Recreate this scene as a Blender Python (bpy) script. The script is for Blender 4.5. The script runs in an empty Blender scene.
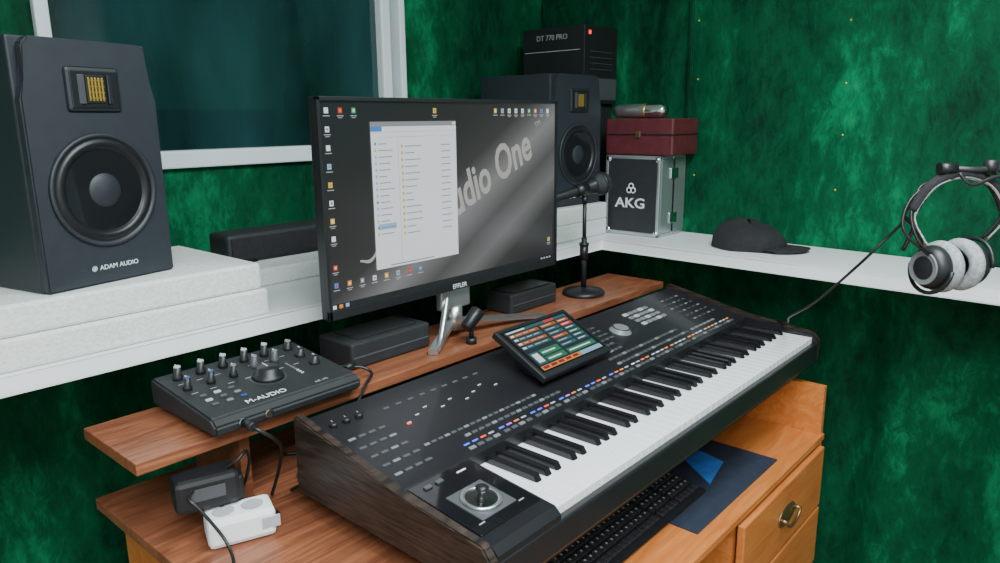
import bpy, bmesh, math, random
from mathutils import Vector, Matrix, noise
random.seed(4)
pi=math.pi
# ------------------------------------------------------------------ camera
F=725.0
pitch=math.radians(12.6); roll=math.radians(0.6)
az=math.atan2(.66,.751)
fwd=Vector((math.cos(az)*math.cos(pitch),math.sin(az)*math.cos(pitch),-math.sin(pitch)))
right=fwd.cross(Vector((0,0,1))).normalized(); up=right.cross(fwd)
right,up=right*math.cos(roll)-up*math.sin(roll), up*math.cos(roll)+right*math.sin(roll)
cam=bpy.data.cameras.new('camera'); co=bpy.data.objects.new('camera',cam); bpy.context.collection.objects.link(co)
co.matrix_world=Matrix.Translation((0,0,1.55))@Matrix((right,up,-fwd)).transposed().to_4x4()
cam.sensor_width=36; cam.lens=F*36/1000; cam.clip_start=.02
bpy.context.scene.camera=co

# ------------------------------------------------------------------ materials
def newmat(n):
    m=bpy.data.materials.new(n); m.use_nodes=True
    return m,m.node_tree,m.node_tree.nodes['Principled BSDF']
def mat(n,c,r=.5,met=0,spec=.5,em=None,es=0,coat=0,noise_amt=.0,nscale=40,bump=0,bscale=200,stretch=None):
    m,t,b=newmat(n)
    b.inputs['Base Color'].default_value=(*c,1); b.inputs['Roughness'].default_value=r
    b.inputs['Metallic'].default_value=met; b.inputs['Specular IOR Level'].default_value=spec
    b.inputs['Coat Weight'].default_value=coat
    if em: b.inputs['Emission Color'].default_value=(*em,1); b.inputs['Emission Strength'].default_value=es
    tc=t.nodes.new('ShaderNodeTexCoord'); src=tc.outputs['Object']
    if stretch:
        mp=t.nodes.new('ShaderNodeMapping'); mp.inputs['Scale'].default_value=stretch; t.links.new(src,mp.inputs['Vector']); src=mp.outputs[0]
    if noise_amt:
        nz=t.nodes.new('ShaderNodeTexNoise'); nz.inputs['Scale'].default_value=nscale; nz.inputs['Detail'].default_value=5
        t.links.new(src,nz.inputs['Vector'])
        mr=t.nodes.new('ShaderNodeMapRange'); mr.inputs['From Min'].default_value=.3; mr.inputs['From Max'].default_value=.7
        t.links.new(nz.outputs['Fac'],mr.inputs['Value'])
        mx=t.nodes.new('ShaderNodeMix'); mx.data_type='RGBA'
        mx.inputs['A'].default_value=(*[x*(1-noise_amt) for x in c],1); mx.inputs['B'].default_value=(*[min(1,x*(1+noise_amt)) for x in c],1)
        t.links.new(mr.outputs[0],mx.inputs['Factor']); t.links.new(mx.outputs['Result'],b.inputs['Base Color'])
    if bump:
        nz=t.nodes.new('ShaderNodeTexNoise'); nz.inputs['Scale'].default_value=bscale; nz.inputs['Detail'].default_value=3
        t.links.new(tc.outputs['Object'],nz.inputs['Vector'])
        bp=t.nodes.new('ShaderNodeBump'); bp.inputs['Strength'].default_value=bump; bp.inputs['Distance'].default_value=.002
        t.links.new(nz.outputs['Fac'],bp.inputs['Height']); t.links.new(bp.outputs[0],b.inputs['Normal'])
    return m
def wood(n,c1,c2,scale=6,stretch=(1,12,12),r=.35,dist=3,coat=.0,detail=6):
    m,t,b=newmat(n)
    tc=t.nodes.new('ShaderNodeTexCoord'); mp=t.nodes.new('ShaderNodeMapping'); mp.inputs['Scale'].default_value=stretch
    t.links.new(tc.outputs['Object'],mp.inputs['Vector'])
    nz=t.nodes.new('ShaderNodeTexNoise'); nz.inputs['Scale'].default_value=scale; nz.inputs['Detail'].default_value=detail; nz.inputs['Distortion'].default_value=dist
    t.links.new(mp.outputs[0],nz.inputs['Vector'])
    cr=t.nodes.new('ShaderNodeValToRGB'); cr.color_ramp.elements[0].position=.35; cr.color_ramp.elements[1].position=.68
    cr.color_ramp.elements[0].color=(*c1,1); cr.color_ramp.elements[1].color=(*c2,1)
    t.links.new(nz.outputs['Fac'],cr.inputs['Fac']); t.links.new(cr.outputs['Color'],b.inputs['Base Color'])
    b.inputs['Roughness'].default_value=r; b.inputs['Coat Weight'].default_value=coat
    return m
def velvet(n,dark,mid,lite,scale=3.0,stretch=(1,1,.5)):
    m,t,b=newmat(n)
    tc=t.nodes.new('ShaderNodeTexCoord'); mp=t.nodes.new('ShaderNodeMapping'); mp.inputs['Scale'].default_value=stretch
    mp.inputs['Rotation'].default_value=(.35,.2,0)
    t.links.new(tc.outputs['Object'],mp.inputs['Vector'])
    n1=t.nodes.new('ShaderNodeTexNoise'); n1.inputs['Scale'].default_value=scale; n1.inputs['Detail'].default_value=7; n1.inputs['Roughness'].default_value=.62; n1.inputs['Distortion'].default_value=.3
    n2=t.nodes.new('ShaderNodeTexNoise'); n2.inputs['Scale'].default_value=scale*9; n2.inputs['Detail'].default_value=6; n2.inputs['Roughness'].default_value=.75; n2.inputs['Distortion'].default_value=.4
    for x in (n1,n2): t.links.new(mp.outputs[0],x.inputs['Vector'])
    mx=t.nodes.new('ShaderNodeMath'); mx.operation='MULTIPLY_ADD'; mx.inputs[1].default_value=.36
    sub=t.nodes.new('ShaderNodeMath'); sub.operation='MULTIPLY'; sub.inputs[1].default_value=.66
    t.links.new(n1.outputs['Fac'],sub.inputs[0]); t.links.new(n2.outputs['Fac'],mx.inputs[0]); t.links.new(sub.outputs[0],mx.inputs[2])
    cr=t.nodes.new('ShaderNodeValToRGB'); e=cr.color_ramp.elements
    e[0].position=.38; e[0].color=(*dark,1); e[1].position=.68; e[1].color=(*lite,1)  # light end paints the crushed velvet's highlights into the colour
    k=e.new(.53); k.color=(*mid,1)
    t.links.new(mx.outputs[0],cr.inputs['Fac']); t.links.new(cr.outputs['Color'],b.inputs['Base Color'])
    b.inputs['Roughness'].default_value=.7; b.inputs['Specular IOR Level'].default_value=.12
    b.inputs['Sheen Weight'].default_value=.6; b.inputs['Sheen Roughness'].default_value=.3; b.inputs['Sheen Tint'].default_value=(.04,.8,.30,1)
    bp=t.nodes.new('ShaderNodeBump'); bp.inputs['Strength'].default_value=.5; bp.inputs['Distance'].default_value=.025
    t.links.new(mx.outputs[0],bp.inputs['Height']); t.links.new(bp.outputs[0],b.inputs['Normal'])
    return m
def emis(n,c,s=1.0):
    return mat(n,(0.01,0.01,0.01),.25,em=c,es=s)
VEL=velvet('green_velvet',(.0,.024,.011),(.001,.085,.033),(.010,.27,.108))
VEL2=velvet('green_velvet_dark',(.0,.014,.008),(.001,.050,.023),(.004,.13,.055))
WHITE=mat('white_plastic',(.85,.88,.90),.35,noise_amt=.02,nscale=6)
WFRAME=mat('white_pvc',(.74,.81,.84),.3,noise_amt=.02,nscale=4)
FOAM=mat('white_foam',(.70,.74,.73),.9,noise_amt=.11,nscale=170,bump=.8,bscale=170)
DESK=wood('walnut_laminate',(.17,.055,.028),(.34,.125,.060),scale=3,stretch=(1,10,10),r=.32)
DESKE=wood('laminate_edge',(.12,.040,.020),(.22,.08,.038),scale=3,stretch=(1,10,10),r=.35)
ORANGE=wood('orange_laminate',(.50,.145,.032),(.62,.215,.058),scale=2.5,stretch=(1,9,9),r=.28)
WENGE=wood('wenge',(.006,.005,.004),(.055,.035,.027),scale=18,stretch=(1,.8,16),r=.45,dist=.8)
BLK=mat('black_plastic',(.012,.013,.015),.42,noise_amt=.1)
BLKM=mat('black_matte',(.016,.018,.021),.65,noise_amt=.15,bump=.15,bscale=400)
SPK=mat('speaker_vinyl',(.018,.023,.030),.48,noise_amt=.1,bump=.12,bscale=500)
SPKF=mat('speaker_baffle',(.021,.026,.034),.5,noise_amt=.1,bump=.1,bscale=500)
CONE=mat('speaker_cone',(.040,.047,.058),.6,noise_amt=.15,nscale=90)
RUB=mat('rubber',(.010,.011,.013),.38)
GOLD=mat('gold',(.75,.48,.10),.35,met=.9)
BRONZE=mat('bronze',(.30,.20,.11),.35,met=.9)
PANEL=mat('synth_panel',(.012,.012,.015),.32,noise_amt=.1,coat=.15)
GLOSS=mat('gloss_black',(.008,.008,.010),.08,coat=.5)
KEYW=mat('ivory_keys',(.80,.81,.82),.25,noise_amt=.02)
KEYB=mat('ebony_keys',(.010,.010,.012),.22)
GREY=mat('grey_plastic',(.18,.19,.21),.4)
DGREY=mat('dark_grey_plastic',(.07,.075,.085),.4)
LGREY=mat('light_grey_plastic',(.42,.44,.47),.4)
SILV=mat('silver',(.62,.63,.65),.28,met=.9)
CHROME=mat('chrome',(.75,.77,.8),.14,met=1)
ALU=mat('aluminium',(.55,.58,.60),.3,met=.8)
RED=mat('wine_leatherette',(.095,.016,.022),.5,noise_amt=.2,bump=.3,bscale=300)
FAB=mat('black_fabric',(.014,.014,.017),.9,noise_amt=.25,nscale=90,bump=.5,bscale=500)
VELPAD=mat('grey_velour',(.30,.32,.33),.95,noise_amt=.3,nscale=120,bump=.5,bscale=300)
MESHG=mat('mic_grille',(.06,.065,.07),.45,met=.7,bump=1,bscale=900)
CABLE=mat('black_cable',(.01,.01,.011),.4)
PADM=mat('mousepad_cloth',(.012,.020,.040),.8,noise_amt=.2)
PADB=mat('mousepad_blue',(.02,.14,.48),.7,noise_amt=.2)
TXT=mat('white_print',(.75,.77,.8),.5)
TXTG=mat('grey_print',(.34,.35,.37),.5)
LR=emis('led_red',(1,.06,.03),2.2); LB=emis('led_blue',(.06,.15,1),2.2); LO=emis('led_orange',(1,.28,.05),1.6)
LW=emis('led_white',(.8,.85,1),.9); LP=emis('led_violet',(.5,.15,1),1.8)
S_W=emis('ui_white',(.82,.88,.92),1.05); S_G=emis('ui_grey',(.45,.48,.52),.6); S_D=emis('ui_dark',(.02,.025,.03),.5)
S_Y=emis('ui_yellow',(.9,.6,.08),.9); S_B=emis('ui_blue',(.05,.28,.8),.9); S_R=emis('ui_red',(.8,.05,.03),.9)
S_GR=emis('ui_green',(.05,.55,.15),.9); S_O=emis('ui_orange',(.9,.3,.04),1.0); S_LB=emis('ui_lightblue',(.4,.65,.9),.8)
S_TX=emis('ui_text',(.75,.78,.8),.7); S_ST=emis('wallpaper_type',(.6,.6,.56),.7)

# ------------------------------------------------------------------ mesh builder
class G:
    def __init__(s,name): s.name=name; s.bm=bmesh.new(); s.mats=[]
    def mi(s,m):
        if m not in s.mats: s.mats.append(m)
        return s.mats.index(m)
    def _fin(s,vs,m,smooth):
        i=s.mi(m); fs=set()
        for v in vs:
            for f in v.link_faces: fs.add(f)
        for f in fs: f.material_index=i; f.smooth=smooth
        return list(fs)
    def box(s,c,d,m,M=None,bev=0,seg=2):
        r=bmesh.ops.create_cube(s.bm,size=1)['verts']
        X=Matrix.Translation(c)@(M or Matrix())@Matrix.Diagonal((*d,1))
        bmesh.ops.transform(s.bm,matrix=X,verts=r)
        if bev:
            es=list({e for v in r for e in v.link_edges})
            o=bmesh.ops.bevel(s.bm,geom=es,offset=bev,segments=seg,affect='EDGES',profile=.5)
            vs=list({v for f in o['faces'] for v in f.verts}|{v for v in r if v.is_valid})
            s._fin(vs,m,False)
        else: s._fin(r,m,False)
    def b2(s,x0,x1,y0,y1,z0,z1,m,bev=0,seg=2): s.box(((x0+x1)/2,(y0+y1)/2,(z0+z1)/2),(abs(x1-x0),abs(y1-y0),abs(z1-z0)),m,bev=bev,seg=seg)
    def cyl(s,c,r,h,m,M=None,r2=None,n=24,smooth=True):
        q=bmesh.ops.create_cone(s.bm,cap_ends=True,segments=n,radius1=r,radius2=r if r2 is None else r2,depth=h)['verts']
        bmesh.ops.transform(s.bm,matrix=Matrix.Translation(c)@(M or Matrix()),verts=q)
        fs=s._fin(q,m,smooth)
        for f in fs:
            if len(f.verts)>4: f.smooth=False
    def sph(s,c,d,m,M=None,n=20):
        q=bmesh.ops.create_uvsphere(s.bm,u_segments=n,v_segments=n//2+2,radius=1)['verts']
        bmesh.ops.transform(s.bm,matrix=Matrix.Translation(c)@(M or Matrix())@Matrix.Diagonal((*d,1)),verts=q)
        s._fin(q,m,True)
    def lathe(s,prof,m,M=Matrix(),n=32,ms=None):
        rings=[]
        for (r,z) in prof:
            rings.append([s.bm.verts.new(M@Vector((r*math.cos(2*pi*i/n),r*math.sin(2*pi*i/n),z))) for i in range(n)])
        for k in range(len(rings)-1):
            a,b=rings[k],rings[k+1]; mm=s.mi(ms[k] if ms else m)
            for i in range(n):
                f=s.bm.faces.new((a[i],a[(i+1)%n],b[(i+1)%n],b[i])); f.smooth=True; f.material_index=mm
        for rr in (rings[0],rings[-1]):
            if (rr[0].co-rr[n//2].co).length>1e-5:
                try:
                    f=s.bm.faces.new(rr); f.material_index=s.mi(m)
                except: pass
    def prism(s,pts,x0,x1,m,bev=0,axis='x'):
        def mk(a,b,x):
            return Vector((x,a,b)) if axis=='x' else (Vector((a,x,b)) if axis=='y' else Vector((a,b,x)))
        A=[s.bm.verts.new(mk(a,b,x0)) for a,b in pts]; B=[s.bm.verts.new(mk(a,b,x1)) for a,b in pts]
        n=len(pts); i=s.mi(m); fs=[s.bm.faces.new(A),s.bm.faces.new(B[::-1])]
        for k in range(n): fs.append(s.bm.faces.new((A[k],B[k],B[(k+1)%n],A[(k+1)%n])))
        for f in fs: f.material_index=i
        if bev:
            es=list({e for f in fs for e in f.edges})
            o=bmesh.ops.bevel(s.bm,geom=es,offset=bev,segments=2,affect='EDGES')
            for f in o['faces']: f.material_index=i
    def quad(s,ps,m):
        f=s.bm.faces.new([s.bm.verts.new(p) for p in ps]); f.material_index=s.mi(m)
    def tube(s,pts,r,m,n=10,closed=False,rad=None):
        pts=[Vector(p) for p in pts]; N=len(pts); rings=[]; prev=None
        for k in range(N):
            a=pts[(k-1)%N] if (closed or k>0) else pts[k]; b=pts[(k+1)%N] if (closed or k<N-1) else pts[k]
            t=(b-a).normalized()
            if prev is None:
                ref=Vector((0,0,1)) if abs(t.z)<.9 else Vector((1,0,0)); nn=t.cross(ref).normalized()
            else: nn=(prev-t*prev.dot(t)).normalized()
            prev=nn; bb=t.cross(nn); rr=rad[k] if rad else r
            rings.append([s.bm.verts.new(pts[k]+(nn*math.cos(2*pi*i/n)+bb*math.sin(2*pi*i/n))*rr) for i in range(n)])
        mi=s.mi(m)
        for k in range(N if closed else N-1):
            a,b=rings[k],rings[(k+1)%N]
            for i in range(n):
                f=s.bm.faces.new((a[i],a[(i+1)%n],b[(i+1)%n],b[i])); f.smooth=True; f.material_index=mi
        if not closed:
            for rr in (rings[0],rings[-1]):
                f=s.bm.faces.new(rr); f.material_index=mi
    def done(s,loc=(0,0,0),rz=0,parent=None,M=None):
        bmesh.ops.recalc_face_normals(s.bm,faces=s.bm.faces)
        me=bpy.data.meshes.new(s.name); s.bm.to_mesh(me); s.bm.free()
        for m in s.mats: me.materials.append(m)
        o=bpy.data.objects.new(s.name,me); bpy.context.collection.objects.link(o)
        if M is not None: o.matrix_world=M
        else: o.location=loc; o.rotation_euler=(0,0,rz)
        if parent: o.parent=parent
        return o
def spline(ps,n=8):
    ps=[Vector(p) for p in ps]; out=[]
    P=[2*ps[0]-ps[1]]+ps+[2*ps[-1]-ps[-2]]
    for i in range(1,len(P)-2):
        for k in range(n):
            t=k/n; a,b,c,d=P[i-1],P[i],P[i+1],P[i+2]
            out.append(.5*((2*b)+(c-a)*t+(2*a-5*b+4*c-d)*t*t+(3*b-a-3*c+d)*t**3))
    out.append(ps[-1]); return out
FRONT=Matrix.Rotation(pi/2,4,'X')
def text(name,body,size,M,m,parent=None,align='LEFT',shear=0,ext=.0003,off=0):
    c=bpy.data.curves.new(name,'FONT'); c.body=body; c.size=size; c.align_x=align; c.shear=shear; c.extrude=ext; c.materials.append(m)
    c.resolution_u=3; c.offset=off
    o=bpy.data.objects.new(name,c); bpy.context.collection.objects.link(o)
    if parent: o.parent=parent
    o.matrix_local=M
    return o
T=Matrix.Translation
def R(a,ax): return Matrix.Rotation(a,4,ax)

# ------------------------------------------------------------------ room
WY=1.88
def wx(y): return 2.43-.075*(1.88-y)
def lfx(y): return 2.065-.055*(1.36-y)
BOUNCE=mat('bounce_fill_paint',(.62,.66,.64),.85,noise_amt=.04)  # pale colour made up for the unseen walls, to bounce fill light
g=G('floor'); g.b2(-1.8,2.9,-1.8,2.3,-.06,0,wood('floor_laminate',(.14,.09,.055),(.27,.17,.10),scale=2)); g.done()
g=G('ceiling'); g.b2(-1.8,2.9,-1.8,2.3,2.6,2.66,mat('ceiling_paint',(.78,.81,.81),.8,noise_amt=.04)); g.done()
g=G('wall_left'); g.b2(-1.8,-1.7,-1.8,2.3,0,2.6,BOUNCE); g.done()
g=G('wall_front'); g.b2(-1.7,2.9,-1.8,-1.7,0,2.6,BOUNCE); g.done()
WX0,WX1,WZ0,WZ1=.590,1.660,1.435,2.25
g=G('wall_back')
def sheet(g,x0,x1,z0,z1,m,amp=.008):
    nx=max(2,int((x1-x0)/.03)); nz=max(2,int((z1-z0)/.04)); V={}
    for i in range(nx+1):
        for k in range(nz+1):
            x=x0+(x1-x0)*i/nx; z=z0+(z1-z0)*k/nz
            edge=0 if (i in(0,nx) or k in(0,nz)) else 1
            V[i,k]=g.bm.verts.new((x,WY+edge*abs(noise.noise(Vector((x*5,z*1.6,3))))*amp*2,z))
    mi=g.mi(m)
    for i in range(nx):
        for k in range(nz):
            f=g.bm.faces.new((V[i,k],V[i+1,k],V[i+1,k+1],V[i,k+1])); f.smooth=True; f.material_index=mi
sheet(g,-1.7,2.44,0,1.15,VEL,.02); sheet(g,-1.7,WX0,1.15,2.6,VEL); sheet(g,WX1,2.44,1.15,2.6,VEL,.012); sheet(g,WX0,WX1,1.15,WZ0,VEL,.012); sheet(g,WX0,WX1,WZ1,2.6,VEL)
g.b2(-1.7,2.9,1.93,2.0,0,WZ0,VEL2); g.b2(-1.7,WX0,1.93,2.0,WZ0,2.6,VEL2); g.b2(WX1,2.9,1.93,2.0,WZ0,2.6,VEL2)
g.done()
g=G('wall_right'); V={}; ny,nz=170,60
def wfold(y,z):
    f=abs(noise.noise(Vector((y*4,z*.9,1))))*.024
    if z<1.12: f+= .016*(1+math.sin(y*26+2.5*noise.noise(Vector((y*3,z,0)))))*min(1,(1.12-z)*4)
    return f
for i in range(ny+1):
    for k in range(nz+1):
        y=-1.75+(WY+1.75)*i/ny; z=2.6*k/nz
        V[i,k]=g.bm.verts.new((wx(y)+wfold(y,z),y,z))
a=g.mi(VEL)
for i in range(ny):
    for k in range(nz):
        f=g.bm.faces.new((V[i,k],V[i+1,k],V[i+1,k+1],V[i,k+1])); f.smooth=True; f.material_index=a
for y,dz in ((1.185,.04),(.690,.0)):
    for k in range(8):
        z=1.32+k*.165+dz+random.uniform(-.015,.015)
        yy=y+random.uniform(-.006,.006)
        g.sph((wx(yy)+wfold(yy,z)-.001,yy,z),(.003,.0038,.0038),GOLD,n=10)
g.done()
g=G('trim_1')
g.box((wx(1.21)-.006,1.21,1.9),(.012,.018,1.4),VEL2,bev=.005)
g.b2(2.39,2.405,1.83,1.86,1.2,2.58,VEL2)
g.done()
g=G('window_ledge')
yl=-1.2
pts=[(-.4,1.35),(lfx(1.35),1.35),(lfx(yl),yl),(wx(yl)-.002,yl),(wx(1.87)-.002,1.875),(-.4,1.875)]
g.prism(pts,1.113,1.15,WHITE,bev=.003,axis='z')
g.done()
g=G('window_1'); fw=.045
g.b2(WX0,WX1,1.86,1.93,WZ0,WZ0+fw,WFRAME,bev=.004); g.b2(WX0,WX1,1.86,1.93,WZ1-fw,WZ1,WFRAME,bev=.004)
g.b2(WX0,WX0+.030,1.86,1.93,WZ0,WZ1,WFRAME,bev=.004); g.b2(WX1-.024,WX1,1.855,1.93,WZ0,WZ1,WFRAME,bev=.004)
g.b2(WX1-.082,WX1-.044,1.875,1.93,WZ0+fw,WZ1-fw,WFRAME,bev=.006)
g.b2(WX1-.045,WX1-.023,1.905,1.93,WZ0+fw,WZ1-fw,DGREY)
GLM=mat('glass_painted_reflection',(.010,.034,.036),.06,spec=.8,noise_amt=.8,nscale=2.6,stretch=(1.6,1,.5))  # stretched colour noise paints reflected curtain folds into the dark glass
g.b2(WX0+.03,WX1-.08,1.905,1.915,WZ0+fw*.8,WZ1-fw*.8,GLM)
g.done()
# ------------------------------------------------------------------ desk
g=G('computer_desk')
g.b2(.41,2.10,1.13,1.345,1.003,1.025,DESK,bev=.002)
g.b2(.43,1.975,.70,1.40,.838,.86,DESK,bev=.002)
for x in (.60,1.30,1.93): g.b2(x,x+.02,1.16,1.34,.86,1.003,DESKE)
g.b2(.60,1.975,.555,1.30,.682,.70,ORANGE,bev=.002)
g.b2(1.955,1.975,.56,1.36,0,.838,ORANGE,bev=.001)
g.b2(.46,.48,.80,1.36,0,.838,ORANGE); g.b2(.60,.62,.60,1.30,0,.682,ORANGE)
g.b2(.48,1.955,1.34,1.355,.3,.838,DESKE)
g.b2(.48,.60,.82,1.34,.60,.62,ORANGE)
g.b2(1.42,1.44,.57,1.30,0,.682,ORANGE); g.b2(1.44,1.955,.60,1.2,.02,.10,DESKE)
for z0,z1 in ((.50,.672),(.325,.492),(.14,.317)):
    g.b2(1.425,1.953,.545,.563,z0,z1,ORANGE,bev=.003)
    zc=(z0+z1)/2; hx=1.69
    g.lathe([(.0,.006),(.022,.005),(.034,.002),(.036,0)],BRONZE,T((hx,.545,zc))@Matrix.Diagonal((1.6,1,.75,1))@FRONT,n=24)
    g.tube([(hx+.045*math.cos(t),.528,zc+.004-.024*math.sin(t)) for t in [pi*i/12 for i in range(13)]],.0035,BRONZE,8)
    for sx in (-1,1): g.cyl((hx+sx*.045,.536,zc+.004),.005,.02,BRONZE,M=FRONT,n=12)
g.done()
# ------------------------------------------------------------------ foam slabs
g=G('foam_slab'); g.b2(-.25,.79,1.362,1.72,1.207,1.262,FOAM,bev=.006); g.b2(-.25,.80,1.357,1.73,1.1505,1.2065,FOAM,bev=.006); g.done()
g=G('foam_slab'); g.b2(1.86,2.17,1.40,1.80,1.207,1.262,FOAM,bev=.005); g.b2(1.86,2.17,1.40,1.80,1.1505,1.2065,FOAM,bev=.005); g.done()
g=G('foam_slab'); g.b2(.84,1.45,1.60,1.84,1.1505,1.195,FOAM,bev=.005); g.done()
# ------------------------------------------------------------------ studio monitors
def speaker(loc,rz):
    W,H,D=.252,.430,.33; g=G('studio_speaker')
    w=W/2
    g.b2(-w,w,.012,D,0,H,SPK,bev=.004)
    g.prism([(-w+.001,.001),(w-.001,.001),(w-.001,.33),(w-.014,.36),(w-.014,H-.014),(w-.026,H-.001),(-w+.026,H-.001),(-w+.014,H-.014),(-w+.014,.36),(-w+.001,.33)],-.006,.013,SPKF,bev=.003,axis='y')
    M=T((0,-.006,.170))@FRONT
    g.lathe([(.102,0),(.101,.005),(.097,.006),(.094,.004),(.092,.001),(.088,.006),(.081,.007),(.075,.003),(.072,-.003),(.045,-.0045),(.036,-.005),(.034,-.002),(.022,.004),(.0001,.007)],RUB,M,n=48,
        ms=[SPKF,SPKF,SPKF,RUB,RUB,RUB,RUB,RUB,CONE,CONE,SPKF,SPKF,SPKF])
    zt=.346
    g.box((0,-.008,zt),(.100,.010,.076),SPK,bev=.006)
    g.box((0,-.0125,zt),(.088,.004,.064),RUB,bev=.0018)
    for x in (-.028,.028): g.box((x,-.0145,zt),(.016,.003,.05),SPKF,M=R((-.5 if x<0 else .5),'Z'),bev=.001)
    g.box((0,-.0146,zt),(.034,.003,.048),BLK,bev=.001)
    for k in range(5): g.box((-.0125+k*.0062,-.0165,zt),(.0035,.003,.040),GOLD,bev=.0008)
    for k in range(4): g.box((0,-.0178,zt-.015+k*.010),(.03,.001,.0020),GOLD)
    g.lathe([(.0055,.001),(.0035,.001)],TXT,T((-.040,-.0065,.031))@FRONT,n=16)
    for x in (-.06,.06): g.cyl((x,D,.06),.022,.006,RUB,M=FRONT)
    o=g.done(loc,rz)
    text('logo','ADAM AUDIO',.0122,T((-.030,-.0072,.027))@FRONT,TXT,o)
    return o
speaker((.520,1.415,1.2625),math.radians(13))
speaker((2.03,1.435,1.2625),math.radians(-3))
# ------------------------------------------------------------------ computer monitor
mx0,mx1,mz0,mz1=.838,1.603,1.152,1.597
root=bpy.data.objects.new('computer_monitor',None); bpy.context.collection.objects.link(root)
def WPAPER():
    m,t,b=newmat('wallpaper')
    b.inputs['Base Color'].default_value=(.01,.01,.01,1); b.inputs['Roughness'].default_value=.22; b.inputs['Specular IOR Level'].default_value=.4
    tc=t.nodes.new('ShaderNodeTexCoord'); mp=t.nodes.new('ShaderNodeMapping'); mp.inputs['Rotation'].default_value=(0,math.radians(32),0)
    t.links.new(tc.outputs['Object'],mp.inputs['Vector'])
    sp=t.nodes.new('ShaderNodeSeparateXYZ'); t.links.new(mp.outputs[0],sp.inputs[0])
    mr=t.nodes.new('ShaderNodeMapRange'); mr.inputs['From Min'].default_value=-.30; mr.inputs['From Max'].default_value=.30
    t.links.new(sp.outputs['Z'],mr.inputs['Value'])
    cr=t.nodes.new('ShaderNodeValToRGB'); e=cr.color_ramp.elements
    e[0].position=0; e[0].color=(.03,.03,.032,1); e[1].position=1; e[1].color=(.012,.016,.02,1)
    for p,c in ((.10,.05),(.20,.20),(.30,.10),(.42,.28),(.50,.13),(.56,.05),(.7,.03),(.85,.02)):
        k=e.new(p); k.color=(c,c,c*1.02,1)
    t.links.new(mr.outputs[0],cr.inputs['Fac']); t.links.new(cr.outputs['Color'],b.inputs['Emission Color']); b.inputs['Emission Strength'].default_value=.75
    return m
g=G('case')
g.b2(mx0,mx1,1.203,1.225,mz0,mz1,BLK,bev=.003)
g.b2(mx0,mx1,1.1965,1.205,mz0,mz0+.020,BLK,bev=.001); g.b2(mx0,mx1,1.1965,1.205,mz1-.008,mz1,BLK,bev=.001)
g.b2(mx0,mx0+.007,1.1965,1.205,mz0,mz1,BLK); g.b2(mx1-.007,mx1,1.1965,1.205,mz0,mz1,BLK)
g.b2(1.05,1.40,1.224,1.25,1.18,1.42,BLK,bev=.01)
g.done(parent=root)
sx0,sx1,sz0,sz1=mx0+.007,mx1-.007,mz0+.020,mz1-.008
g=G('screen'); cx,cz=(sx0+sx1)/2,(sz0+sz1)/2
g.box((0,0,0),(sx1-sx0,.003,sz1-sz0),WPAPER()); g.done((cx,1.2030,cz),parent=root)
YS=1.2012
g=G('desktop_icons')
def ui(x0,x1,z0,z1,m,lay=1): g.quad([(x0,YS-.0003*lay,z0),(x1,YS-.0003*lay,z0),(x1,YS-.0003*lay,z1),(x0,YS-.0003*lay,z1)],m)
cols=[S_B,S_W,S_O,S_GR,S_W,S_R,S_LB,S_Y,S_W,S_G,S_W]
def icon(x,z,k=None):
    c=random.choice(cols) if k is None else k
    ui(x,x+.010,z,z+.011,c); ui(x+.003,x+.0075,z+.003,z+.008,random.choice(cols),2)
    ui(x-.003,x+.013,z-.0055,z-.0040,S_TX)
    if random.random()>.4: ui(x,x+.010,z-.0090,z-.0078,S_TX)
for j in range(8): icon(sx0+.012,sz1-.024-j*.036)
icon(sx0+.045,sz1-.024); icon(sx0+.078,sz1-.024); icon(sx0+.012+.29,sz1-.024,S_Y)
for j in range(9): icon(sx1-.245+j*.026,sz1-.024)
for j in range(8): icon(sx0+.012+j*.033,sz0+.045)
icon(sx0+.012,sz0+.082); icon(sx1-.03,sz0+.05)
for j in range(4): icon(sx0+.18+j*.033,sz0+.075)
ui(sx0,sx1,sz0,sz0+.012,S_D,1)
for j,c in enumerate((S_W,S_O,S_LB)): ui(sx0+.005+j*.016,sx0+.014+j*.016,sz0+.002,sz0+.010,c,2)
for j in range(4): ui(sx1-.06+j*.012,sx1-.053+j*.012,sz0+.004,sz0+.008,S_TX,2)
g.done(parent=root)
g=G('file_window'); wx0,wx1,wz0,wz1=.967,1.216,1.238,1.548
ui(wx0,wx1,wz0,wz1,S_W,6); ui(wx0,wx1,wz1-.010,wz1,S_G,7); ui(wx0,wx0+.03,wz1-.020,wz1-.010,S_B,7); ui(wx0+.03,wx1,wz1-.019,wz1-.011,S_W,7)
ui(wx1-.012,wx1-.002,wz1-.008,wz1-.002,S_W,8)
ui(wx0,wx1,wz1-.0215,wz1-.021,S_G,7); ui(wx0+.02,wx1-.06,wz1-.032,wz1-.0315,S_G,7); ui(wx1-.05,wx1-.004,wz1-.032,wz1-.0315,S_G,7)
ui(wx0+.072,wx0+.0727,wz0+.01,wz1-.036,S_G,7)
for j in range(15):
    z=wz1-.048-j*.0135
    ui(wx0+.008,wx0+.013,z,z+.006,random.choice((S_B,S_LB,S_Y,S_LB)),7); ui(wx0+.018,wx0+.018+random.uniform(.02,.045),z+.0015,z+.0035,S_G,7)
for j in range(14):
    z=wz1-.055-j*.0145
    ui(wx0+.080,wx0+.086,z,z+.007,S_Y,7); ui(wx0+.090,wx0+.090+random.uniform(.015,.05),z+.002,z+.004,S_G,7); ui(wx1-.05,wx1-.02,z+.002,z+.004,S_G,7)
ui(wx0+.04,wx1-.08,wz0+.004,wz0+.0065,S_G,7)
ui(wx0+.01,wx0+.06,wz1-.048-13*.0135-.002,wz1-.048-12*.0135-.003,S_LB,6.5)
g.done(parent=root)
tilt=math.radians(24)
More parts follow.
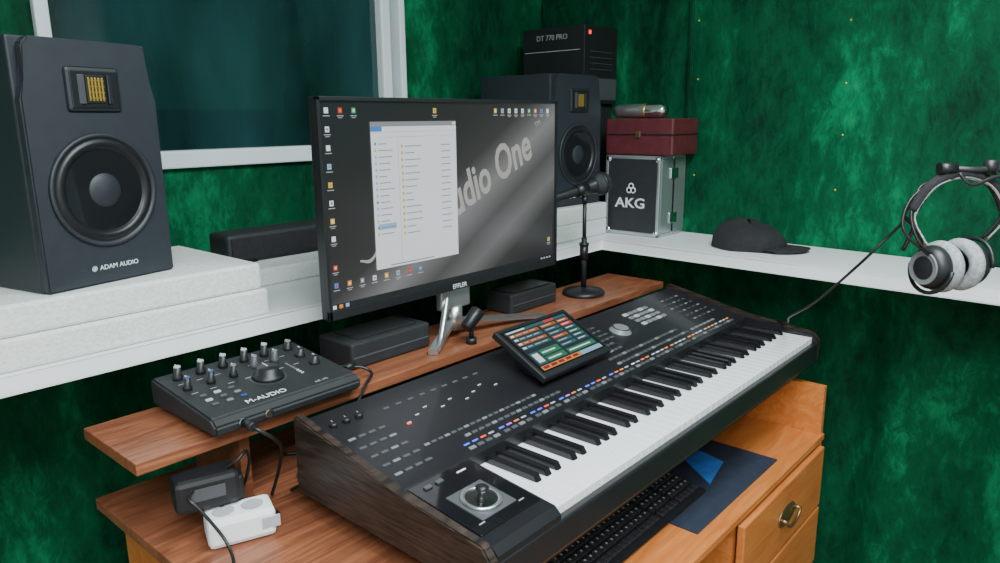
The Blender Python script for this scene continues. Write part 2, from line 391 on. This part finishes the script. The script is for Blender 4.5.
text('wallpaper_title','Studio One',.118,T((1.500,YS-.0004,1.456))@FRONT@R(tilt,'Z')@Matrix.Diagonal((.70,1,1,1)),S_ST,root,align='RIGHT',shear=.22,ext=0,off=.0028)
text('trademark','TM',.018,T((1.512,YS-.0004,1.528))@FRONT@R(tilt,'Z'),S_ST,root,ext=0)
g=G('wallpaper_swirl')
sp=spline([(.925,YS-.0006,1.262),(.955,YS-.0006,1.258),(.985,YS-.0006,1.290),(1.0,YS-.0006,1.305)],6)
for i in range(len(sp)-1):
    a,b=sp[i],sp[i+1]; wA=.004+.014*i/len(sp); wB=.004+.014*(i+1)/len(sp)
    g.quad([a,b,b+Vector((0,0,wB)),a+Vector((0,0,wA))],S_ST)
g.done(parent=root)
text('brand_print','EFFLER',.016,T((1.215,1.1963,mz0+.004))@FRONT,TXT,root,align='CENTER')
g=G('stand')
g.b2(1.17,1.27,1.215,1.235,1.10,1.20,SILV,bev=.004)
def leg(p,q):
    p=Vector(p);q=Vector(q); d=q-p; n=Vector((-d.y,d.x,0)).normalized()*.011
    z=Vector((0,0,.012)); mi=g.mi(SILV)
    vs=[p-n,p+n,q+n*.9,q-n*.9]; a=[g.bm.verts.new(v) for v in vs]; b=[g.bm.verts.new(v+z) for v in vs]
    for f in ((a[0],a[1],a[2],a[3]),(b[3],b[2],b[1],b[0]))+tuple((a[i],b[i],b[(i+1)%4],a[(i+1)%4]) for i in range(4)):
        g.bm.faces.new(f).material_index=mi
g.tube(spline([(1.20,1.225,1.14),(1.17,1.205,1.10),(1.13,1.180,1.05),(1.105,1.165,1.033)],6),.008,SILV,10,rad=None)
leg((1.085,1.160,1.026),(1.225,1.235,1.060)); leg((1.225,1.23,1.06),(1.50,1.165,1.026)); leg((1.225,1.225,1.06),(1.30,1.32,1.026))
g.cyl((1.225,1.228,1.075),.02,.06,SILV)
g.done(parent=root)
# ------------------------------------------------------------------ arranger keyboard
root=bpy.data.objects.new('arranger_keyboard',None); bpy.context.collection.objects.link(root)
KX0,KX1=.655,2.012; KY0,KY1=.600,1.062; kx0,kx1=.822,1.984
def pz(y): return .982+(y-.80)/(1.055-.80)*.050
g=G('body')
side=[(KY0,.892),(KY0-.003,.950),(.615,.972),(.80,.992),(KY1,1.046),(KY1+.004,1.030),(KY1+.004,.897)]
g.prism(side,KX0,KX0+.018,WENGE,bev=.003); g.prism(side,KX1-.018,KX1,WENGE,bev=.003)
g.prism([(KY0+.004,.885),(KY0+.004,.935),(.625,.938),(.80,.938),(.80,.984),(1.055,1.034),(1.058,.885)],KX0+.018,KX1-.018,PANEL)
g.b2(KX0+.018,KX1-.018,KY0-.002,.618,.893,.945,PANEL,bev=.004)
def blk(x0,x1): g.prism([(KY0,.93),(KY0,.955),(.612,.966),(.80,.986),(.80,.93)],x0,x1,PANEL)
blk(KX0+.018,kx0-.002); blk(kx1+.001,KX1-.018)
for x in (.72,1.9):
    for y in (.74,1.02): g.cyl((x,y,.8725),.018,.025,RUB)
g.done(parent=root)
g=G('keys'); nW=45; pw=(kx1-kx0)/nW
seq='EFGABCD'
for i in range(nW):
    x=kx0+i*pw
    g.b2(x+.0006,x+pw-.0006,.612,.80,.944,.961,KEYW,bev=.0012,seg=1)
    n=seq[i%7]
    if n in 'FGACD' and i<nW-1:
        xc=x+pw+{'F':-.002,'G':0,'A':.002,'C':-.0015,'D':.0015}[n]
        g.prism([(.682,.960),(.690,.9725),(.80,.9735),(.80,.960)],xc-.0075,xc+.0075,KEYB,bev=.0012)
g.done(parent=root)
g=G('controls')
sl=math.atan2(.050,.255); MS=R(sl,'X')
def pb(x,y,dx,dy,h,m,bev=.0008): g.box((x,y,pz(y)+h/2+.0006),(dx,dy,h),m,M=MS,bev=bev,seg=1)
def pt(x,y,dx,m=None,dy=.0016): g.box((x,y,pz(y)+.001),(dx,dy,.0007),m or TXTG,M=MS)
MJ=R(.105,'X')
def jz(y): return .966+(y-.612)/(.188)*.020
jx=.744
g.box((.746,.715,jz(.715)+.001),(.136,.158,.003),GLOSS,M=MJ,bev=.001)
g.box((jx,.697,jz(.697)+.0030),(.078,.078,.003),DGREY,M=MJ,bev=.0012)
g.lathe([(.034,.0),(.033,.004),(.026,.002),(.023,-.001),(.0001,-.001)],CHROME,T((jx,.697,jz(.697)+.005))@MJ,n=32,ms=[CHROME,SILV,BLK,BLK])
g.lathe([(.009,0),(.006,.008),(.005,.013),(.010,.016),(.011,.019),(.007,.022),(.0001,.023)],RUB,T((jx,.697,jz(.697)+.005))@MJ,n=20)
for x in (.705,.73): g.box((x,.775,jz(.775)+.004),(.014,.008,.004),DGREY,M=MJ,bev=.001)
g.box((.78,.775,jz(.775)+.003),(.02,.003,.001),TXT,M=MJ)
for x in (.70,.79): g.box((x,.655,jz(.655)+.003),(.012,.002,.001),TXTG,M=MJ)
g.b2(kx0,kx1,.798,.801,.962,.985,RUB)
x=kx0+.03; k=0
while x<kx1-.05:
    pb(x,.817,.015,.0075,.004,DGREY if k%3 else GREY)
    pb(x,.831,.014,.0042,.0025,[LB,LB,LR,LW,LB,LP,LO,LW][k%8] if x<1.34 else [LW,LO,LO,LW,TXT][k%5])
    pt(x,.8245,.010)
    x+=.0215 if k%4!=3 else .029; k+=1
for j in range(16):
    x=.875+j*.018
    pb(x,.850,.013,.0065,.004,DGREY if j%4 else GREY)
    pt(x,.860,.010,TXT if j%3==0 else TXTG)
    if j%3==0: pb(x,.843,.007,.003,.001,LO)
for j in range(19): pb(.795+j*.0165,.872,.012,.006,.003,[GREY,DGREY,DGREY][j%3])
for j in range(19): pt(.795+j*.0165,.881,.010,TXT if j%4==0 else TXTG)
for j in range(6): pb(.800+j*.033,.8645,.009,.0028,.001,[LO,LR,LW,LO,LB,LO][j])
for rr,y in enumerate((.850,.874,.898,.922)):
    n_=(18,17,5,5)[rr]
    for j in range(n_):
        x=1.385+j*.0195
        pb(x,y,.014,.0075,.004,DGREY if (j+rr)%4 else GREY); pt(x,y+.0105,.011,(LR,LO)[rr%2] if j%4==0 else (TXT if j%3==0 else TXTG),.0024)
for j in range(6): pb(1.75+j*.024,.850,.016,.007,.004,GREY)
for j in range(6): pt(1.75+j*.024,.861,.012,TXT)
# nine mixer sliders, each with its slot, scale ticks, button and print
for j in range(9):
    x=.815+j*.0305; ys=.940+((j*7)%5)*.006
    pb(x,.955,.0028,.070,.0008,RUB)
    for sx_ in (-.0022,.0022): pt(x+sx_,.955,.0006,TXTG,.070)
    pb(x,ys,.009,.0060,.0035,DGREY if j!=0 else LR,bev=.001); pb(x,ys,.009,.0014,.0042,TXT,bev=0)
    pb(x,1.004,.014,.0055,.003,DGREY); pb(x,1.012,.008,.0022,.001,LO if j in (0,4) else TXTG); pt(x,.914,.014,TXT if j%2 else TXTG)
    for q_ in range(9): pt(x+.0085,.922+q_*.0083,.005 if q_%2==0 else .003,TXTG,.0009)
    pt(x,.900,.018,TXT if j%3==0 else TXTG); pt(x,.894,.012,TXTG,.001)
pt(.94,1.022,.27,TXTG,.001)
for j in range(3):
    g.lathe([(.008,0),(.007,.007),(.006,.009),(.0001,.009)],BLK,T((.700+j*.028,1.010,pz(1.010)))@MS,n=20)
    g.box((.700+j*.028,1.014,pz(1.014)+.0095),(.0012,.005,.001),TXTG,M=MS)
    pt(.700+j*.028,1.028,.012)
for r_ in range(5):
    for j in range(4): pb(.700+j*.022,.838+r_*.030,.015,.006,.003,[GREY,DGREY,DGREY,DGREY][(j+r_*3)%4])
for r_ in range(5):
    for j in range(4): pt(.700+j*.022,.848+r_*.030,.011,TXT if (r_+j)%2 else TXTG)
for j in range(26): pb(1.45+j*.0135,1.044,.008,.004,.0008,BLK)
for j in range(14): pb(.72+j*.0135,1.044,.008,.004,.0008,BLK)
g.lathe([(.030,0),(.030,.002),(.026,.004),(.024,.012),(.020,.013),(.0001,.0115)],SILV,T((1.555,.955,pz(.955)))@MS,n=36,ms=[DGREY,GREY,GREY,BLK,GREY])
g.lathe([(.032,.001),(.0295,.001)],LW,T((1.555,.955,pz(.955)))@MS,n=36)
for r_ in range(4):
    for j in range(5): pb(1.660+j*.026,.945+r_*.020,.020,.013,.005,LGREY if (r_+j)%3==0 else GREY,bev=.002)
for r_ in range(6):
    for j in range(5): pb(1.835+j*.028,.885+r_*.024,.014,.006,.003,DGREY if (j+r_)%3 else GREY)
for r_ in range(6):
    for j in range(5): pt(1.835+j*.028,.895+r_*.024,.013,TXT if (j*r_)%3==0 else TXTG,.0018)
for r_ in range(4):
    for j in range(3): pb(1.455+j*.022,.945+r_*.020,.015,.007,.003,DGREY)
for r_ in range(4):
    for j in range(3): pt(1.455+j*.022,.954+r_*.020,.012)
for r_ in range(4):
    for j in range(2): pt(1.60+j*.02,.95+r_*.02,.012,TXT if r_%2 else TXTG)
g.done(parent=root)
A=Vector((1.126,.868,1.026)); ux=Vector((1,0,0)); uy=Vector((0,.150,.078)).normalized()
wd,hd=.255,.160; nz_=ux.cross(uy)
MD=Matrix((( *ux,0),( *uy,0),( *nz_,0),(0,0,0,1))).transposed(); MD=T(A)@MD
g=G('touch_display')
def db(x0,x1,y0,y1,z0,z1,m,bev=0):
    g.box(MD@Vector(((x0+x1)/2,(y0+y1)/2,(z0+z1)/2)),(x1-x0,y1-y0,z1-z0),m,M=MD.to_3x3().to_4x4(),bev=bev)
db(0,wd,0,hd,-.016,0,BLK,.003); db(.010,wd-.010,.014,hd-.010,-.002,.0006,GLOSS)
db(.03,wd-.03,.03,hd-.06,-.05,-.012,BLK,.003)
S_BG=emis('lcd_bg',(.012,.03,.05),.7); L_G=emis('lcd_green',(.03,.25,.12),.8); L_O=emis('lcd_orange',(.55,.14,.02),.8); L_R=emis('lcd_red',(.35,.02,.03),.8); L_B=emis('lcd_teal',(.04,.15,.19),.8)
a0,a1,b0,b1=.018,wd-.018,.018,hd-.015
db(a0,a1,b0,b1,0,.0009,S_BG)
def du(x0,x1,y0,y1,m,l=1): db(a0+x0*(a1-a0),a0+x1*(a1-a0),b0+y0*(b1-b0),b0+y1*(b1-b0),.0005,.0010+.0002*l,m)
du(0,.62,0,.09,S_O); du(.63,1,.0,.09,S_LB)
du(0,1,.94,1,L_B); du(.02,.3,.955,.985,S_W,2); du(.62,.78,.945,.995,S_R,2)
for j in range(4):
    yy=.84-j*.105
    du(.02,.47,yy,yy+.07,[L_O,L_B,L_O,L_B][j]); du(.03,.08,yy+.015,yy+.055,S_W,2)
    for q_ in range(3): du(.11+q_*.11,.19+q_*.11+random.uniform(-.02,.01),yy+.028,yy+.044,S_TX,3)
du(.02,.15,.13,.42,L_B); du(.04,.13,.17,.38,S_W,2); du(.17,.47,.28,.42,L_G); du(.17,.47,.13,.25,L_G)
for yy in (.33,.17):
    du(.19,.40,yy,yy+.03,S_W,3)
for j in range(6):
    yy=.84-j*.105
    du(.51,.76,yy,yy+.07,[L_O,L_B,L_B,L_O,L_B,L_B][j]); du(.53,.68,yy+.028,yy+.044,S_TX,3)
    du(.79,.98,yy,yy+.07,[L_O,S_R,L_B,L_G,L_B,L_B][j]); du(.81,.93,yy+.028,yy+.044,S_W,3)
du(.51,.98,.13,.24,L_G); du(.54,.9,.17,.20,S_W,3)
for j in range(5): du(.02+j*.12,.11+j*.12,.02,.075,L_R,2)
g.done(parent=root)
text('panel_print','Professional Arranger',.009,T((.80,1.030,pz(1.030)+.001))@MS,TXTG,root,ext=.0002)
text('logo_print','KORG',.018,T((1.80,1.030,pz(1.030)+.001))@MS,TXT,root,ext=.0002)
text('model_print','Pa4X',.014,T((1.90,1.030,pz(1.030)+.001))@MS,TXT,root,ext=.0002)
# ------------------------------------------------------------------ audio interface / mixer
g=G('audio_interface')
x0,x1,y0,y1=.53,.835,1.103,1.335; zb=1.034
def mz(y): return 1.062+(y-y0)/(y1-y0)*.022
g.prism([(y0,zb),(y0-.004,1.052),(y0+.012,1.064),(y1,1.086),(y1+.004,1.075),(y1+.002,zb)],x0,x1,BLKM,bev=.004)
for x in (x0+.03,x1-.03):
    for y in (1.15,1.31): g.cyl((x,y,1.0300),.012,.009,RUB)
MM=R(math.atan2(.022,.22),'X')
BLUE=mat('knob_blue',(.02,.06,.20),.4)
def kb(x,y,r,h,m,cap=None,line=TXT):
    g.lathe([(r,0),(r*.95,h*.35),(r*.72,h*.45),(r*.66,h),(.0001,h)],m,T((x,y,mz(y)))@MM,n=20)
    if cap: g.lathe([(r*.66,h*.99),(r*.62,h*1.10),(.0001,h*1.10)],cap,T((x,y,mz(y)))@MM,n=16)
    g.box((x,y+r*.3,mz(y)+h*1.11),(.0016,r*.6,.0008),line,M=MM)
for j in range(5): kb(x0+.035+j*.045,1.300,.0095,.026,BLK,LGREY)
for j in range(5): kb(x0+.028+j*.045 if j<3 else x0+.035+j*.045,1.248 if j<3 else 1.262,.0085,.024,BLK if j<3 else DGREY,BLUE if j<2 else GREY)
kb(x0+.165,1.205,.030,.022,BLK); g.lathe([(.036,.0008),(.033,.0016),(.031,.0008)],DGREY,T((x0+.165,1.205,mz(1.205)))@MM,n=40)
kb(x0+.270,1.255,.011,.018,BLK); kb(x0+.270,1.205,.011,.018,BLK); kb(x0+.270,1.300,.010,.020,BLK,GREY)
for r_ in range(3):
    for j in range(3): g.box((x0+.035+j*.027,1.205-r_*.022,mz(1.2-r_*.022)+.003),(.012,.007,.003),[DGREY,LW,DGREY,GREY,BLUE][(j+r_)%5],M=MM,bev=.001)
for j in range(8): g.box((x0+.225,1.18+j*.008,mz(1.18+j*.008)+.002),(.005,.003,.002),LW if j<3 else GREY,M=MM)
for j in range(14): g.box((x0+.03+(j%7)*.035,1.225+(j//7)*.05,mz(1.225+(j//7)*.05)+.0015),(.012,.0018,.0006),TXTG,M=MM)
for x in (x0+.05,x0+.10): g.cyl((x,y0-.003,1.048),.0075,.008,CHROME,M=FRONT,n=18)
o=g.done()
text('brand_print','M-AUDIO',.019,T((x0+.075,1.125,mz(1.125)+.0035))@R(.12,'X'),TXT,o,off=0)
text('small_print','AIR 192',.009,T((x0+.215,1.123,mz(1.123)+.003))@R(.12,'X'),TXTG,o)
def cable(name,pts,r=.0032,m=CABLE,n=8):
    g=G(name); g.tube(spline(pts,n),r,m,8); return g
g=cable('audio_cable',[(.838,1.19,1.052),(.87,1.185,1.05),(.895,1.17,1.045),(.90,1.15,1.035),(.86,1.12,1.030),(.80,1.088,1.0),(.72,1.085,.95),(.70,1.09,.90),(.68,1.13,.868)])
g.cyl((.850,1.188,1.052),.006,.022,CHROME,M=R(pi/2,'Y'),n=14); g.cyl((.872,1.185,1.051),.007,.026,BLK,M=R(pi/2,'Y'),n=14); g.done()
g=cable('audio_cable',[(x0+.05,1.085,1.048),(.585,1.060,1.043),(.61,1.055,1.02),(.640,1.085,.98),(.650,1.12,.92),(.645,1.14,.87)]); g.cyl((.58,1.078,1.048),.0075,.026,BLK,M=FRONT,n=14); g.done()
# ------------------------------------------------------------------ power strip with its plugged-in adapter
g=G('power_strip')
MP=R(-.35,'Z')
g.box((.545,1.075,.8865),(.110,.066,.050),WHITE,M=MP,bev=.009)
for dx in (-.025,.022): g.lathe([(.018,0),(.0165,.001),(.016,-.004),(.0001,-.004)],LGREY,T((.545,1.075,.9125))@MP@T((dx,0,0)),n=20)
g.box((.577,1.030,.888),(.03,.004,.02),LGREY,M=MP)
g.tube(spline([(.595,1.055,.88),(.615,1.075,.87),(.62,1.17,.867),(.62,1.3,.867)],6),.004,CABLE)
MP=R(-.3,'Z')
g.box((.515,1.125,.945),(.105,.060,.058),BLK,M=MP,bev=.009); g.box((.553,1.105,.940),(.034,.034,.044),RUB,M=MP,bev=.005)
g.box((.505,1.0945,.948),(.055,.001,.022),DGREY,M=MP)
g.cyl((.528,1.10,.918),.004,.02,BLK)
g.tube(spline([(.49,1.11,.955),(.465,1.08,.96),(.475,1.06,.94),(.495,1.03,.89),(.485,.99,.868),(.455,.96,.866)],8),.0028,CABLE)
g.tube(spline([(.54,1.11,.97),(.56,1.09,.99),(.58,1.10,.995),(.595,1.12,.96),(.59,1.15,.90),(.58,1.22,.867)],8),.0028,CABLE)
g.done()
g=cable('power_cable',[(.70,1.085,.8655),(.71,1.12,.8655),(.72,1.16,.8655),(.74,1.19,.8655),(.77,1.2,.8655),(.80,1.24,.8655),(.76,1.28,.8655)],.004); g.done()
# ------------------------------------------------------------------ small black boxes on the shelf
g=G('external_drive'); g.b2(.90,1.13,1.215,1.335,1.0255,1.085,BLKM,bev=.006); g.b2(.905,1.125,1.2135,1.216,1.05,1.053,DGREY); g.b2(.93,1.10,1.23,1.32,1.085,1.088,BLK,bev=.001); g.done()
g=G('external_drive'); g.b2(1.46,1.665,1.242,1.338,1.0255,1.082,BLKM,bev=.006); g.b2(1.465,1.66,1.2405,1.243,1.05,1.052,DGREY); g.b2(1.48,1.64,1.25,1.33,1.082,1.085,BLK,bev=.001); g.done()
g=G('sound_bar'); g.b2(.90,1.40,1.70,1.80,1.197,1.272,BLKM,bev=.01); g.b2(.91,1.39,1.696,1.702,1.207,1.262,FAB); g.b2(.93,.98,1.7,1.8,1.1955,1.198,RUB); g.done()
g=G('microphone_clip')
g.cyl((1.208,1.155,1.0325),.013,.014,BLK); g.cyl((1.208,1.155,1.052),.006,.03,BLK)
g.sph((1.208,1.155,1.068),(.010,.010,.010),BLK)
g.lathe([(.012,-.028),(.015,-.026),(.018,.026),(.0165,.028),(.0125,-.026),(.0001,-.024)],RUB,T((1.208,1.152,1.085))@R(.9,'Y'),n=20)
g.done()
# ------------------------------------------------------------------ desk microphone
g=G('desk_microphone'); bx,by=1.792,1.235
g.lathe([(.0001,0),(.064,0),(.065,.006),(.060,.013),(.030,.017),(.014,.022),(.0001,.022)],BLK,T((bx,by,1.0255)),n=40)
g.cyl((bx,by,1.12),.0085,.16,BLK,n=16); g.cyl((bx,by,1.155),.013,.045,RUB,n=16); g.cyl((bx,by,1.24),.006,.15,BLK,n=14); g.cyl((bx,by,1.18),.015,.008,BLK,n=18)
g.cyl((bx,by,1.315),.010,.02,BLK,n=14)
dv=Vector((.93,-.25,.18)).normalized(); q=dv.to_track_quat('Z','Y').to_matrix().to_4x4(); c=Vector((bx-.02,by,1.345))
g.lathe([(.010,-.11),(.012,-.10),(.015,0),(.021,.040),(.024,.046),(.024,.050)],BLK,T(c)@q,n=24)
g.lathe([(.018,-.02),(.020,.02)],RUB,T(c)@q,n=24)
g.sph(c+dv*.077,(.035,.035,.036),MESHG,M=q); g.lathe([(.0355,-.004),(.0365,0),(.0355,.004)],BLK,T(c+dv*.077)@q,n=28)
g.done()
# ------------------------------------------------------------------ cases and boxes
g=G('microphone_case')
bx0,bx1,by0,by1,bz0,bz1=2.185,wx(1.2)-.012,1.205,1.42,1.1515,1.425
g.b2(bx0+.003,bx1-.003,by0+.003,by1-.003,bz0+.003,bz1-.003,BLKM)
ex=.012
for y in (by0,by1-ex):
    for z in (bz0,bz1-ex): g.b2(bx0,bx1,y,y+ex,z,z+ex,ALU,bev=.003)
for x in (bx0,bx1-ex):
    for z in (bz0,bz1-ex): g.b2(x,x+ex,by0,by1,z,z+ex,ALU,bev=.003)
    for y in (by0,by1-ex): g.b2(x,x+ex,y,y+ex,bz0,bz1,ALU,bev=.003)
g.b2(bx0+.09,bx0+.10,by0-.001,by1,bz0+.001,bz1-.001,ALU)
g.b2(bx0+.012,bx1-.012,by0-.001,by0+.004,bz0+.012,bz1-.012,ALU)
for z in (bz0+.06,bz1-.06): g.b2(bx0+.07,bx0+.12,by0-.006,by0,z-.018,z+.018,CHROME,bev=.002)
for y in (by0+.012,by1-.012):
    for z in (bz0+.0125,bz1-.0125): g.sph((bx0+.008,y,z),(.011,.012,.012),CHROME,n=12)
o=g.done()
ML=Matrix(((0,0,-1,0),(-1,0,0,0),(0,1,0,0),(0,0,0,1)))
text('brand_print','AKG',.048,T((bx0+.0015,1.318,1.247))@ML@Matrix.Diagonal((1.2,1,1,1)),TXT,o,align='CENTER',ext=.001,off=.0006)
g=G('brand_mark')
for k in range(3):
    g.lathe([(.0115,0),(.010,.0008),(.0065,0)],TXT,T((bx0+.001,1.315+.009*math.cos(k*2.09+1.57),1.312+.009*math.sin(k*2.09+1.57)))@ML,n=24)
g.done(parent=o)
g=G('wine_red_case')
g.b2(2.19,wx(1.2)-.012,1.165,1.425,1.4265,1.548,RED,bev=.006); g.b2(2.188,wx(1.2)-.012,1.163,1.427,1.493,1.497,RUB)
g.b2(2.184,2.192,1.285,1.305,1.485,1.507,BRONZE,bev=.002)
g.done()
g=G('condenser_microphone'); dv=Vector((.12,-.98,.0)).normalized(); q=dv.to_track_quat('Z','Y').to_matrix().to_4x4()
g.lathe([(.0001,-.095),(.015,-.095),(.022,-.08),(.0245,.02),(.0245,.022),(.0245,.082),(.019,.094),(.0001,.096)],SILV,T((2.25,1.325,1.5735))@q,n=24,ms=[SILV,SILV,SILV,SILV,CHROME,CHROME,CHROME])
g.lathe([(.0248,.018),(.0255,.02),(.0248,.024)],GOLD,T((2.25,1.325,1.5735))@q,n=24)
g.done()
g=G('black_carton'); g.b2(2.185,2.385,1.53,1.79,1.1515,1.60,BLKM,bev=.002); g.b2(2.184,2.186,1.55,1.77,1.2,1.5,BLK); g.done()
g=G('headphone_box'); g.b2(2.175,2.385,1.51,1.785,1.601,1.868,BLK,bev=.002)
g.b2(2.173,2.177,1.53,1.775,1.785,1.7875,TXTG); g.b2(2.18,2.38,1.5085,1.511,1.615,1.69,DGREY); g.b2(2.20,2.213,1.508,1.511,1.838,1.851,LR)
for k in range(4): g.b2(2.21,2.35,1.5075,1.511,1.72+k*.02,1.722+k*.02,DGREY)
o=g.done()
text('label_print','DT 770 PRO',.026,T((2.172,1.72,1.825))@ML,TXTG,o)
# ------------------------------------------------------------------ baseball cap
g=G('baseball_cap'); M=T((2.195,.895,1.1515))@R(math.radians(-84),'Z')
n=32; rings=[]
prof=[(1.0,0),(1.02,.12),(1.0,.35),(.90,.62),(.68,.84),(.38,.96),(.05,1.0)]
for r_,z in prof:
    ring=[]
    for i in range(n):
        a=2*pi*i/n; d=1+.10*noise.noise(Vector((math.cos(a)*2,math.sin(a)*2,z*2)))
        sag=.80+.25*math.cos(a-.3)
        ring.append(g.bm.verts.new(M@Vector((.110*r_*d*math.cos(a),.090*r_*d*math.sin(a),.092*z*(sag*.55+.45)*(1-.25*math.cos(a))*(1+.12*noise.noise(Vector((math.cos(a)*3,math.sin(a)*3,5))))+.001))))
    rings.append(ring)
mi=g.mi(FAB)
for k in range(len(rings)-1):
    for i in range(n):
        f=g.bm.faces.new((rings[k][i],rings[k][(i+1)%n],rings[k+1][(i+1)%n],rings[k+1][i])); f.smooth=True; f.material_index=mi
vt=[];N=16
for lay in (0,.004):
    for j in range(N+1):
        a=-1.15+2.3*j/N
        inner=Vector((.100*math.cos(a),.086*math.sin(a),.006+lay)); outer=Vector((.100*math.cos(a)+.085*math.cos(a*.75)**.6,.086*math.sin(a)*1.04,.001+lay+.014*(1-abs(a)/1.15)*.6))
        vt.append((g.bm.verts.new(M@inner),g.bm.verts.new(M@outer)))
for lay in range(2):
    for j in range(N):
        a,b=vt[lay*(N+1)+j],vt[lay*(N+1)+j+1]; f=g.bm.faces.new((a[0],a[1],b[1],b[0])); f.material_index=mi; f.smooth=True
for j in range(N):
    a,b=vt[j],vt[j+1]; c,d=vt[N+1+j],vt[N+2+j]; g.bm.faces.new((a[1],b[1],d[1],c[1])).material_index=mi
g.done()
# ------------------------------------------------------------------ computer keyboard & mousepad
g=G('mouse_pad'); g.b2(1.29,1.73,.592,.84,.7005,.7038,PADM,bev=.001)
g.prism([(1.50,.665),(1.63,.69),(1.66,.80),(1.60,.80)],.7038,.7041,PADB,axis='z')
g.done()
g=G('computer_keyboard')
g.prism([(.655,.7045),(.653,.712),(.80,.724),(.802,.7045)],.98,1.46,BLK,bev=.003)
for r_ in range(6):
    y=.668+r_*.0215+(.006 if r_==5 else 0)
    x=.99
    while x<1.445:
        wk=.0175
        if r_==0 and 1.05<x<1.06: wk=.1
        z=.7135+(y-.655)*.0825
        g.box((x+wk/2,y+.0085,z+.004),(wk-.002,.0165,.008),BLKM,M=R(.08,'X'),bev=.0015,seg=1)
        if not (r_==0): g.box((x+wk/2-.002,y+.010,z+.0083),(.004,.005,.0004),TXTG,M=R(.08,'X'))
        x+=wk+.0012
        if abs(x-1.275)<.01 or abs(x-1.355)<.009: x+=.007
g.done()
# ------------------------------------------------------------------ headphones hung on a microphone boom
rz=math.atan2(-.751,.66); O=Vector((1.545,.238,1.270))
ML_=T(O)@R(rz,'Z')
g=G('microphone_stand')
px=.34; py=-.03; zp=.185
g.tube([(px,py,-O.z+.03),(px,py,-.35)],.011,BLK,14); g.tube([(px,py,-.36),(px,py,zp+.01)],.0075,BLK,12)
g.cyl((px,py,-.35),.016,.06,RUB)
for k in range(3):
    a=k*2.094+.5; g.tube([(px,py,-O.z+.16),(px+.25*math.cos(a),py+.25*math.sin(a),-O.z+.012)],.008,BLK,10)
g.cyl((px,py,zp),.016,.05,BLK,M=R(pi/2,'X'))
g.tube([(-.040,.005,.185),(.02,0,.182),(.20,-.012,.19),(.60,-.05,.205)],.0065,BLK,12)
g.cyl((-.030,.005,.185),.011,.030,RUB,M=R(pi/2,'Y'),n=16); g.cyl((.045,.0,.187),.012,.026,BLK,n=16)
g.tube(spline([(-.02,-.015,.178),(.0,-.025,.158),(.05,-.02,.172),(.10,-.03,.155),(.20,-.03,.176),(.33,-.04,.17)],6),.0035,CABLE,8)
g.tube(spline([(-.03,.02,.175),(-.06,.02,.14),(-.085,.03,.10),(-.065,.03,.075),(-.08,.03,.03)],6),.004,CABLE,8)
g.done(M=ML_)
g=G('headphones')
def cup(cx,cz,sgn,tilt):
    M=T((cx,0,cz))@R(tilt,'Z')@R(sgn*pi/2,'Y')
    g.lathe([(.0001,.030),(.022,.029),(.036,.024),(.043,.012),(.044,0),(.040,-.004)],BLK,M,n=36)
    g.lathe([(.041,-.002),(.050,-.008),(.052,-.018),(.046,-.029),(.034,-.030),(.026,-.024),(.024,-.008),(.0001,-.006)],VELPAD,M,n=36,ms=[VELPAD]*6+[FAB])
    g.lathe([(.030,.0285),(.032,.031),(.034,.0275)],GREY,M,n=36)
    pts=[]
    for i in range(13):
        a=-pi/2+pi*i/12; pts.append(M@Vector((-.050*math.cos(a),.050*math.sin(a),.008+.008*math.cos(a))))
    g.tube(pts,.004,BLK,8)
cup(-.034,-.004,-1,.30); cup(.030,.002,1,.30)
band=[]
for i in range(25):
    a=math.radians(205)-math.radians(230)*i/24
    band.append(Vector((.005+.088*math.cos(a),0,.094+.078*math.sin(a))))
full=spline([Vector((-.064,-.02,.042)),band[2]]+band[4:-4:4]+[band[-3],Vector((.070,.012,.045))],5)
g.tube(full,.0035,CHROME,8)
g.tube([p+Vector((0,.012,.002)) for p in full],.0035,BLK,8)
g.tube([p+Vector((0,.006,.006)) for p in full[8:-8]],.010,FAB,14)
g.tube(spline([(-.045,-.02,.02),(-.082,-.02,.05),(-.092,0,.10),(-.07,.02,.15),(-.03,.03,.165)],6),.003,CABLE,8)
g.tube(spline([(-.06,-.02,.025),(-.10,-.01,.06),(-.108,0,.09),(-.09,.01,.13),(-.05,.02,.16)],6),.003,CABLE,8)
MH=ML_@T((-.004,0,.008))@Matrix.Diagonal((.92,.92,.94,1)); IH=MH.inverted()
W=lambda x,y,z: ML_@Vector((x,y,z))
g.tube(spline([IH@Vector(p) for p in [W(-.100,0,.090),W(-.115,.02,.06),W(-.15,.05,.0),(1.62,.50,1.15),(1.76,.60,1.07),(1.92,.66,1.01),(2.019,.74,.98),(2.022,.95,.96),(2.022,1.09,.93)]],8),.003,CABLE,8)
g.done(M=MH)
# ------------------------------------------------------------------ lights
def area(n,loc,size,p,c,rot=(0,0,0)):
    l=bpy.data.lights.new(n,'AREA'); l.shape='RECTANGLE'; l.size=size[0]; l.size_y=size[1]; l.energy=p; l.color=c
    o=bpy.data.objects.new(n,l); bpy.context.collection.objects.link(o); o.location=loc; o.rotation_euler=rot
area('ceiling_light',(.9,.1,2.57),(1.2,.6),60,(.90,.99,1.0))
area('ceiling_light.001',(-.5,-.6,2.57),(1.2,.8),84,(.92,.99,1.0))
w=bpy.data.worlds.new('world'); bpy.context.scene.world=w; w.use_nodes=True
w.node_tree.nodes['Background'].inputs[0].default_value=(.6,.8,.85,1); w.node_tree.nodes['Background'].inputs[1].default_value=.3
